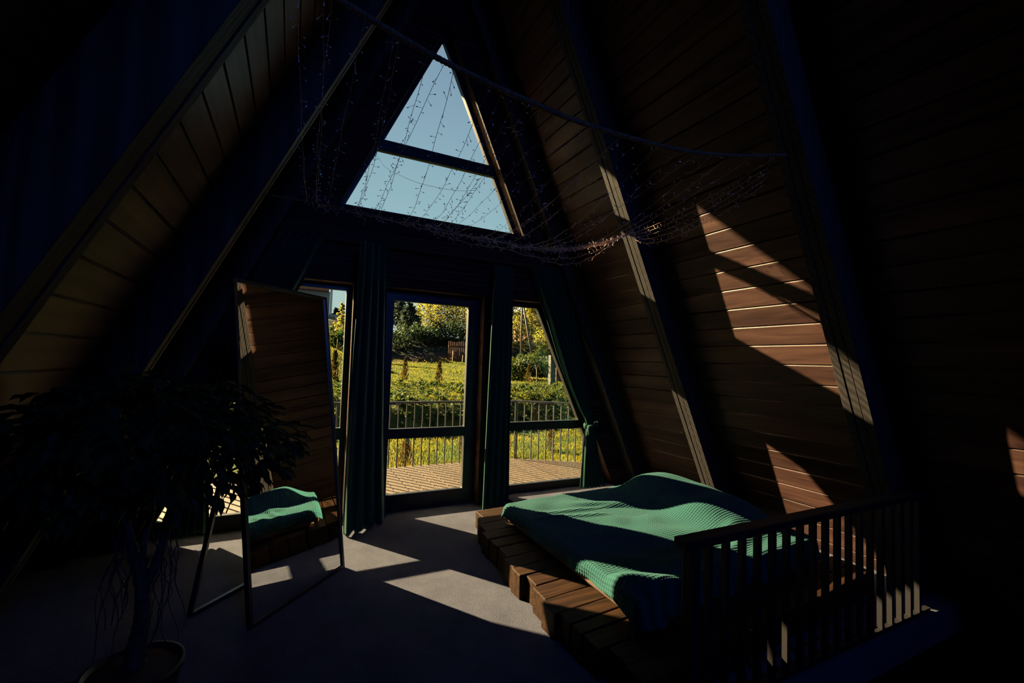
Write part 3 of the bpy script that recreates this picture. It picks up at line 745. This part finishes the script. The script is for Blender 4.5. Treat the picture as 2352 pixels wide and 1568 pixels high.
M['grass'] = leafmat('meadow_grass', (.050, .065, .008), (.112, .103, .012), .55, 1.2, .7, .1)
M['weed'] = leafmat('weed_leaves', (.013, .029, .006), (.060, .068, .008), .5, 2.0, .6, .2)
M['birch'] = leafmat('birch_leaves', (.08, .085, .012), (.19, .16, .022), .6, .8, .6, .15)
M['pine'] = leafmat('pine_needles', (.016, .030, .028), (.045, .055, .030), .3, 1.0, .7, .1)
M['thuja'] = leafmat('thuja_foliage', (.03, .025, .006), (.10, .058, .008), .3, 6, .7, .1)
M['shrub'] = leafmat('shrub_leaves', (.012, .026, .014), (.035, .052, .015), .35, 1.0, .6, .2)
M['trunk'] = simple('tree_bark', (.09, .075, .06), .9, .1, 0, (12, .5))
gm = MB()
NX, NY = 110, 120
gm.grid(NX, NY, lambda a, b: (lerp(-14, 62, a) * lerp(.35, 1, b), lerp(4.6, 110, b ** 1.9), ground(lerp(-14, 62, a) * lerp(.35, 1, b), lerp(4.6, 110, b ** 1.9))))
o = structure(gm.build('ground', M['lawn'], smooth=True))
gr = MB(); g_ = random.Random(3)
n_b = 0
while n_b < 95000:
    y = 6.9 + 24 * g_.random() ** 1.5; x = y * g_.uniform(-.02, .80)
    if 10.7 < y < 12.3 and g_.random() < .93: continue
    if y < 7.35 and g_.random() < .6: continue
    z = ground(x, y); h = g_.uniform(.035, .085) * (1.05 if y < 11 else .85) * (1.6 if g_.random() < .08 else 1); a = g_.uniform(0, math.pi); w = .005 + .0007 * y
    lx, ly = g_.uniform(-.6, .6) * h, g_.uniform(-.6, .6) * h
    cx_, cy_ = math.cos(a) * w, math.sin(a) * w
    gr.add([(x - cx_, y - cy_, z - .01), (x + cx_, y + cy_, z - .01), (x + cx_ * .5 + lx * .5, y + cy_ * .5 + ly * .5, z + h * .6), (x + lx, y + ly, z + h)], [(0, 1, 2), (0, 2, 3)]); n_b += 1
tag(gr.build('meadow_grass', M['grass'], fixn=False), 'sunlit yellow green meadow grass covering the garden slope beyond the deck', 'grass', kind='stuff')
def tuft_plant(mb, c, n, L, wd, rnd, up=.9):
    for _ in range(n):
        a = rnd.uniform(0, 6.283); d = Vector((math.cos(a), math.sin(a), rnd.uniform(.2, 1.3) * up)); p = c + Vector((rnd.uniform(-1, 1), rnd.uniform(-1, 1), 0)) * L * .5
        p.z += rnd.random() * L * .8
        leaf(mb, p, d, Vector((0, 0, 1)), L * rnd.uniform(.5, 1.1), wd * rnd.uniform(.7, 1.2), .15)
wd_ = MB(); g_ = random.Random(8)
for _ in range(1150):
    y = g_.uniform(10.9, 16.0) if g_.random() < .85 else g_.uniform(17, 29); x = y * g_.uniform(-.02, .78)
    if y > 17: L = g_.uniform(.05, .10)
    else: L = g_.uniform(.05, .15) * (1.25 if y > 12 else 1)
    tuft_plant(wd_, Vector((x, y, ground(x, y))), g_.randint(8, 20), L, L * .45, g_)
tag(wd_.build('wild_plants', M['weed'], fixn=False), 'leafy weeds and wild plants growing over the bank behind the lawn', 'plants', kind='stuff')
dl = MB(); g_ = random.Random(4)
for _ in range(170):
    y = g_.uniform(26.5, 30) if g_.random() < .6 else g_.uniform(8, 20); x = y * g_.uniform(.05, .75); dl.octa((x, y, ground(x, y) + g_.uniform(.12, .26)), g_.uniform(.015, .03) * (1.8 if y > 20 else 1))
M['dandelion'] = simple('dandelion_yellow', (.55, .38, .01), .8, .1)
tag(dl.build('dandelions', M['dandelion'], fixn=False), 'yellow dandelion heads dotted through the meadow grass', 'flowers', kind='stuff')

def base_at(px, py_bottom, y):
    p = at_y(px, py_bottom, y); return Vector((p.x, y, ground(p.x, y)))
def thuja(px, y, h, w, label):
    b = base_at(px, 860, y); e = empty('thuja', b, label, 'conifer', 'young columnar thujas in the garden'); q = random.Random(int(px))
    mb = MB(); mb.tube([b, b + Vector((0, 0, h * .9))], [.018, .004], 5); mb.build('trunk', M['trunk'], e)
    mb = MB()
    for _ in range(420):
        t = q.random() ** .8; rr = w * (1 - t) ** .75 * (.55 + .45 * min(1, t * 6)); a = q.uniform(0, 6.283)
        c = b + Vector((math.cos(a) * rr * q.uniform(.4, 1), math.sin(a) * rr * q.uniform(.4, 1), .03 + t * h * .96))
        leaf(mb, c, Vector((math.cos(a) * .5, math.sin(a) * .5, 1)), Vector((math.cos(a), math.sin(a), .2)), h * .11, h * .035, .1)
    mb.build('foliage', M['thuja'], e, fixn=False)
for px, y, h, w, lb_ in ((930, 17.0, .86, .19, 'small thuja on the upper lawn seen through the left side of the glass door'),
                         (1009, 16.2, .84, .20, 'small thuja on the upper lawn seen through the right side of the glass door'),
                         (1214, 17.0, .78, .17, 'small orange tinted thuja beside the young fruit tree in the right window'),
                         (940, 8.0, .64, .19, 'thuja right behind the deck railing in the lower door pane'),
                         (1071, 8.3, .68, .15, 'orange tinted thuja half hidden by the right edge of the lower door pane'),
                         (1166, 8.5, .62, .17, 'thuja at the left edge of the lower right window pane'),
                         (1270, 8.7, .58, .15, 'small orange thuja behind the railing in the lower right window'),
                         (768, 15.0, 1.0, .17, 'thuja near the thin stake seen through the left window')):
    thuja(px, y, h, w, lb_)

def tree(name, b, h, trunk_r, crown, nleaf, mat, L, label, seed, droop=.0, lean=0, group='trees behind the garden bank'):
    e = empty(name, b, label, 'tree', group); q = random.Random(seed)
    mb = MB(); top = b + Vector((lean, 0, h)); mb.tube(catmull([b - Vector((0, 0, .2)), b + Vector((lean * .2 + .1, 0, h * .4)), top], 6), [lerp(trunk_r, trunk_r * .2, i / 12) for i in range(13)], 7)
    lf2 = MB(); z0, rw = crown
    nb = 26
    for k in range(nb):
        t = k / nb; zz = lerp(z0, h * .96, t); a = k * 2.4 + q.uniform(-.4, .4); rr = rw * (math.sin(math.pi * (.22 + .76 * t)) ** .8 if droop >= 0 else (1.02 - t)) * q.uniform(.75, 1.1)
        s_ = b + Vector((lean * zz / h, 0, zz)); en = s_ + Vector((math.cos(a) * rr, math.sin(a) * rr, rr * (.5 if droop > .3 else .15 if droop >= 0 else -.12)))
        mb.tube([s_, s_.lerp(en, .5) + Vector((0, 0, .08 * rr)), en], [trunk_r * .25, trunk_r * .16, trunk_r * .05], 4)
        for _ in range(nleaf // nb):
            u_ = q.random() ** .7; p = s_.lerp(en, u_) + Vector((q.gauss(0, 1), q.gauss(0, 1), q.gauss(0, .7))) * rr * .20
            if droop > .3: p.z -= abs(q.gauss(0, 1)) * rr * droop
            d = Vector((math.cos(a) + q.uniform(-1, 1), math.sin(a) + q.uniform(-1, 1), q.uniform(-1.2, .4)))
            w2 = L * q.uniform(.6, 1.2); n_ = Vector((q.uniform(-1, 1), q.uniform(-1, 1), q.uniform(-1, 1)))
            d.normalize(); sd = d.cross(n_)
            if sd.length < 1e-3: continue
            sd.normalize(); hw = w2 * (.33 if droop >= 0 else .22)
            lf2.add([p, p + d * w2 * .5 + sd * hw, p + d * w2, p + d * w2 * .5 - sd * hw], [(0, 1, 2, 3)])
    mb.build('trunk', M['trunk'], e); lf2.build('foliage', mat, e, fixn=False)
def tree_at(px, y, py_top): 
    p = at_y(px, 800, y); b = Vector((p.x, y, ground(p.x, y))); return b, at_y(px, py_top, y).z - b.z
for nm, px, y, pt, cr0, rw, nl, mk, L, dr_, lb_ in (
    ('pine_tree', 912, 40, 655, .8, 1.3, 2600, 'pine', .32, -1, 'dark pine at the top left of the door view, tallest of the conifers'),
    ('pine_tree', 938, 37, 688, .3, 1.25, 3200, 'pine', .28, -1, 'blue green pine left of the sky gap in the door view'),
    ('spruce_tree', 958, 52, 702, .3, .7, 1200, 'pine', .30, -1, 'small distant spruce under the sky gap in the door view'),
    ('birch_tree', 985, 40, 676, .9, 1.7, 3600, 'birch', .17, .45, 'yellow green birch right of the sky gap in the door view'),
    ('birch_tree', 1022, 38, 662, .9, 1.9, 4200, 'birch', .17, .5, 'largest yellow green birch in the middle of the door view'),
    ('birch_tree', 1062, 39, 655, .9, 1.8, 3800, 'birch', .17, .5, 'yellow green birch by the right edge of the door pane'),
    ('birch_tree', 1100, 41, 650, .9, 1.9, 2600, 'birch', .17, .5, 'yellow green birch hidden behind the door frame and middle curtain'),
    ('leafy_tree', 1192, 33, 712, .3, 1.0, 2400, 'birch', .16, .2, 'bushy bright tree behind the utility pole in the right window'),
    ('leafy_tree', 1218, 34, 690, .4, 1.1, 2600, 'birch', .16, .2, 'tall bright tree right of the utility pole in the right window'),
    ('leafy_tree', 1250, 30, 742, .2, .9, 2000, 'birch', .15, .2, 'low leafy tree in front of the house in the right window'),
    ('dark_tree', 1176, 44, 640, .8, 2.0, 3000, 'shrub', .22, .2, 'dark green tree at the upper left corner of the right window'),
    ('leafy_tree', 782, 30, 690, .3, .62, 1700, 'birch', .14, -1, 'narrow olive tree beside the concrete wall in the left window'),
    ('spruce_tree', 770, 48, 706, .2, .8, 1200, 'pine', .30, -1, 'dark spruce above the concrete wall in the left window')):
    b, h = tree_at(px, y, pt); tree(nm, b, h, .09 if rw > 1 else .05, (h * .16 if cr0 < .5 else h * .22, rw), nl, M[mk], L, lb_, int(px * 7), dr_)
# sapling
b = base_at(1233, 868, 17.2); e = empty('fruit_sapling', b, 'young fruit tree with thin forked trunk in front of the dark hedge', 'tree')
mb = MB(); top1 = at_y(1224, 822, 17.2); top2 = at_y(1236, 812, 17.2); fk = at_y(1229, 833, 17.2)
mb.tube(catmull([b - Vector((0, 0, .1)), at_y(1233, 850, 17.2), fk], 5), [.028] * 11, 6); mb.tube([fk, top1], [.02, .008], 5); mb.tube([fk, top2], [.02, .008], 5)
mb.build('trunk', M['trunk'], e); mb = MB(); q = random.Random(2)
for c in (top1, top2, fk.lerp(top2, .6), at_y(1240, 806, 17.2), at_y(1216, 820, 17.2)):
    for _ in range(60):
        p = c + Vector((q.gauss(0, .14), q.gauss(0, .14), q.gauss(0, .12))); leaf(mb, p, Vector((q.uniform(-1, 1), q.uniform(-1, 1), q.uniform(-.6, .6))), Vector((0, 0, 1)), .09, .045, .1)
mb.build('foliage', M['weed'], e, fixn=False)
# shrubs along the dark bank
def shrub(px, y, w, h, n, mk, label, seed, group='shrubs along the bank'):
    b = base_at(px, 800, y); e = empty('shrub', b, label, 'shrub', group); q = random.Random(seed); mb = MB()
    st = MB()
    for k in range(5): st.tube([b - Vector((0, 0, .1)), b + Vector((q.uniform(-w, w) * .6, q.uniform(-w, w) * .4, h * .8))], [.03, .01], 4)
    st.build('stems', M['trunk'], e)
    for _ in range(n):
        while True:
            a = Vector((q.uniform(-1, 1), q.uniform(-1, 1), q.uniform(0, 1)))
            if .25 < a.length < 1: break
        p = b + Vector((a.x * w, a.y * w * .7, a.z * h * (.85 + .15 * math.sin(a.x * 9)))); L = .09 + .004 * y
        leaf(mb, p, a + Vector((q.uniform(-.7, .7), q.uniform(-.7, .7), q.uniform(-.5, .7))), Vector((0, 0, 1)), L, L * .5, .1)
    mb.build('foliage', M[mk], e, fixn=False)
for i, (px, y, w, h, n, mk, lb_) in enumerate((
    (912, 33, 1.3, 1.7, 900, 'shrub', 'dark shrub under the pines at the left edge of the door view'),
    (945, 34, 1.4, 1.5, 900, 'shrub', 'dark shrub under the sky gap in the door view'),
    (982, 34, 1.5, 1.6, 900, 'shrub', 'dark shrub left of the wooden fence in the door view'),
    (1022, 34.5, 1.5, 1.7, 900, 'shrub', 'dark shrub directly behind the wooden fence'),
    (1062, 34, 1.4, 1.9, 900, 'shrub', 'dark shrub behind the right end of the wooden fence'),
    (1190, 24.5, 1.2, .9, 1000, 'weed', 'green bush on the bank below the utility pole'),
    (1216, 25, 1.1, .8, 900, 'weed', 'green bush on the bank right of the utility pole foot'),
    (1186, 18.5, .55, .9, 700, 'weed', 'bright bush left of the orange thuja in the right window'),
    (1202, 20.5, .8, 1.0, 800, 'shrub', 'dark bush behind the orange thuja in the right window'),
    (1250, 20, 1.25, 1.05, 1500, 'shrub', 'rounded dark hedge behind the young fruit tree'),
    (774, 24, .7, .9, 700, 'weed', 'yellowish bush below the concrete wall in the left window'),
    (752, 26, .8, 1.0, 500, 'weed', 'bush beside the mirror edge in the left window'))):
    shrub(px, y, w, h, n, mk, lb_, 40 + i)
# fence
M['fence'] = wood('weathered_fence', (.05, .025, .018), (.09, .045, .032), 2, None, rough=.85, spec=.1)
fy = 30.2; e = empty('plank_fence', base_at(1050, 833, fy), 'brown vertical plank fence at the foot of the dark bank', 'fence')
xa, xb = at_y(1030, 800, fy).x, at_y(1085, 800, fy).x; nb = 13
mb = MB()
for k in range(nb):
    x = lerp(xa, xb, k / nb); w = (xb - xa) / nb * .86; zb = ground(x, fy); mb.box(x, fy - .015, zb - .1, x + w, fy + .015, at_y(1050, 784, fy).z + random.uniform(-.06, .04))
mb.build('planks', M['fence'], e)
mb = MB(); zc = at_y(1050, 795, fy).z; mb.box(xa, fy + .015, zc - .05, xb, fy + .06, zc + .05); mb.box(xa, fy + .015, zc - .95, xb, fy + .06, zc - .85); mb.build('rails', M['fence'], e)
M['stakewood'] = simple('pale_stake_wood', (.16, .115, .075), .8, .1)
for px, y, h, lb_ in ((1062, 29.0, .55, 'pale wooden stake in the grass before the plank fence'), (1039, 29.6, .75, 'thin wooden stake standing against the plank fence'), (771, 16, 1.35, 'tall thin stake on the grass slope in the left window')):
    b = base_at(px, 830, y); mb = MB(); mb.bar(b - Vector((0, 0, .1)), b + Vector((.03, 0, h)), .05 if y > 20 else .025, .05 if y > 20 else .025); tag(mb.build('stake', M['stakewood']), lb_, 'stake')
# utility pole with its brace
M['pole'] = simple('grey_weathered_pole', (.09, .08, .075), .8, .1, 0, (5, .3))
py_ = 28.0; b = at_y(1197.5, 795, py_); e = empty('utility_pole', (b.x, py_, ground(b.x, py_)), 'grey utility pole with a slanted brace behind the bank', 'pole')
mb = MB(); t_ = at_y(1201, 640, py_); mb.tube([Vector((b.x, py_, ground(b.x, py_) - .2)), t_], [.075, .06], 10); mb.build('pole', M['pole'], e, smooth=True)
mb = MB(); t_ = at_y(1202, 700, py_); b2 = at_y(1226, 800, py_); mb.tube([Vector((b2.x, py_, min(b2.z, ground(b2.x, py_)) - .1)), t_], [.075, .06], 10); mb.build('brace', M['pole'], e, smooth=True)
# houses
M['plaster'] = simple('grey_blue_plaster', (.16, .18, .20), .8, .1, 0, (2, .12))
M['roofred'] = simple('rust_roof', (.17, .06, .04), .7, .2)
M['housebrown'] = simple('brown_house_wall', (.11, .05, .035), .8, .1, 0, (3, .2))
M['white'] = simple('white_trim', (.42, .42, .42), .6, .3)
M['darkglass'] = simple('dark_pane', (.03, .04, .05), .1, .6)
M['concrete'] = simple('grey_concrete', (.16, .15, .15), .9, .1, 0, (3, .25), .3)
hy = 46; x1 = at_y(757, 700, hy).x; zb = ground(x1, hy) - 1; zt = at_y(740, 668, hy).z
e = empty('plaster_house', (x1 - 5, hy, zb), 'grey blue house with rust roof edge at top of the left window', 'house')
mb = MB(); mb.box(x1 - 11, hy, zb, x1, hy + 8, zt); mb.build('wall', M['plaster'], e)
mb = MB(); p0 = zt - .05; mb.add([(x1 - 11.6, hy - .7, p0), (x1 - .15, hy - .7, p0), (x1 - .15, hy - .7, p0 + .55), (x1 - 11.6, hy - .7, p0 + .55), (x1 - 11.6, hy + 4, p0 + 3.4), (x1 - .15, hy + 4, p0 + 3.4), (x1 - .15, hy + 8.6, p0), (x1 - 11.6, hy + 8.6, p0)],
    [(0, 1, 2, 3), (3, 2, 5, 4), (4, 5, 6, 7), (0, 7, 6, 1), (1, 6, 5, 2), (0, 3, 4, 7)]); mb.build('roof', M['roofred'], e)
mb = MB(); mb.tube([(x1 + .12, hy - .1, zb + .5), (x1 + .12, hy - .1, zt + 1.5)], .10, 8); mb.build('downpipe', M['white'], e)
for k in range(3):
    xw = x1 - 2.8 - k * 2.6; f_ = MB(); f_.box(xw, hy - .04, zt - 2.6, xw + 1.2, hy + .02, zt - 1.1); wn = f_.build('window', M['white'], e)
    g2 = MB(); g2.box(xw + .08, hy - .06, zt - 2.52, xw + 1.12, hy - .03, zt - 1.18); pn = g2.build('pane', M['darkglass']); pn.parent = wn; pn.matrix_parent_inverse = wn.matrix_world.inverted()
cy_ = 36; xa, xb = at_y(690, 740, cy_).x, at_y(802, 740, cy_).x; zc = at_y(770, 722, cy_).z; zl = at_y(770, 760, cy_).z
e = empty('retaining_wall', (xa, cy_, zl), 'low concrete wall with grey cap below the house in the left window', 'wall')
mb = MB(); mb.box(xa, cy_, zl - 1.5, xb, cy_ + .4, zc - .18); mb.build('wall_body', M['concrete'], e)
mb = MB(); mb.box(xa - .05, cy_ - .06, zc - .18, xb + .05, cy_ + .46, zc); mb.build('cap', M['plaster'], e)
hy = 42; xa = at_y(1219, 760, hy).x; xb = xa + 9; zb = ground(xa, hy) - 1; zt = at_y(1230, 712, hy).z
e = empty('brown_house', (xa + 3, hy, zb), 'brown house with white framed windows behind the trees at right', 'house')
mb = MB(); mb.box(xa, hy, zb, xb, hy + 7, zt); mb.build('wall', M['housebrown'], e)
mb = MB(); mb.add([(xa - .5, hy - .6, zt - .05), (xb + .5, hy - .6, zt - .05), (xb + .5, hy - .6, zt + .2), (xa - .5, hy - .6, zt + .2), (xa - .5, hy + 3.5, zt + 2.2), (xb + .5, hy + 3.5, zt + 2.2), (xb + .5, hy + 7.6, zt), (xa - .5, hy + 7.6, zt)],
    [(0, 1, 2, 3), (3, 2, 5, 4), (4, 5, 6, 7), (0, 7, 6, 1), (1, 6, 5, 2), (0, 3, 4, 7)]); mb.build('roof', M['plaster'], e)
for (pa, pb, qa, qb) in ((1224, 1233, 756, 774), (1227, 1235, 720, 737), (1245, 1256, 752, 772)):
    a = at_y(pa, qb, hy); c = at_y(pb, qa, hy); f_ = MB(); f_.box(a.x, hy - .05, a.z, c.x, hy + .02, c.z); wn = f_.build('window', M['white'], e)
    g2 = MB(); g2.box(a.x + .07, hy - .07, a.z + .07, c.x - .07, hy - .04, c.z - .07); pn = g2.build('pane', M['darkglass']); pn.parent = wn; pn.matrix_parent_inverse = wn.matrix_world.inverted()
# block pillar and shed
by_ = 16.2; e = empty('block_pillar', base_at(1270, 875, by_), 'stacked grey concrete block pillar beside the hedge in the right window', 'pillar')
xa, xb = at_y(1265, 850, by_).x, at_y(1277, 850, by_).x; zb = ground(xa, by_) - .05; zt = at_y(1270, 815, by_).z; mb = MB(); nk = 7
for k in range(nk):
    za, zb2 = lerp(zb, zt, k / nk), lerp(zb, zt, (k + 1) / nk) - .012; mb.box(xa + random.uniform(-.01, .01), by_, za, xb + random.uniform(-.01, .01), by_ + .2, zb2)
M['block'] = simple('grey_block', (.045, .047, .045), .9, .1, 0, (6, .2)); mb.build('blocks', M['block'], e)
e = empty('plank_screen', base_at(1300, 870, 17.2), 'dark brown plank screen right of the concrete block pillar', 'fence')
xa = at_y(1278, 850, 17.2).x; zb = ground(xa, 17.2) - .1; mb = MB(); mb.box(xa, 17.2, zb, xa + 3, 17.32, zb + 1.25); mb.build('wall', M['fence'], e)
mb = MB(); mb.box(xa - .03, 17.15, zb + 1.25, xa + 3.1, 17.37, zb + 1.32); mb.build('cap', M['fence'], e)
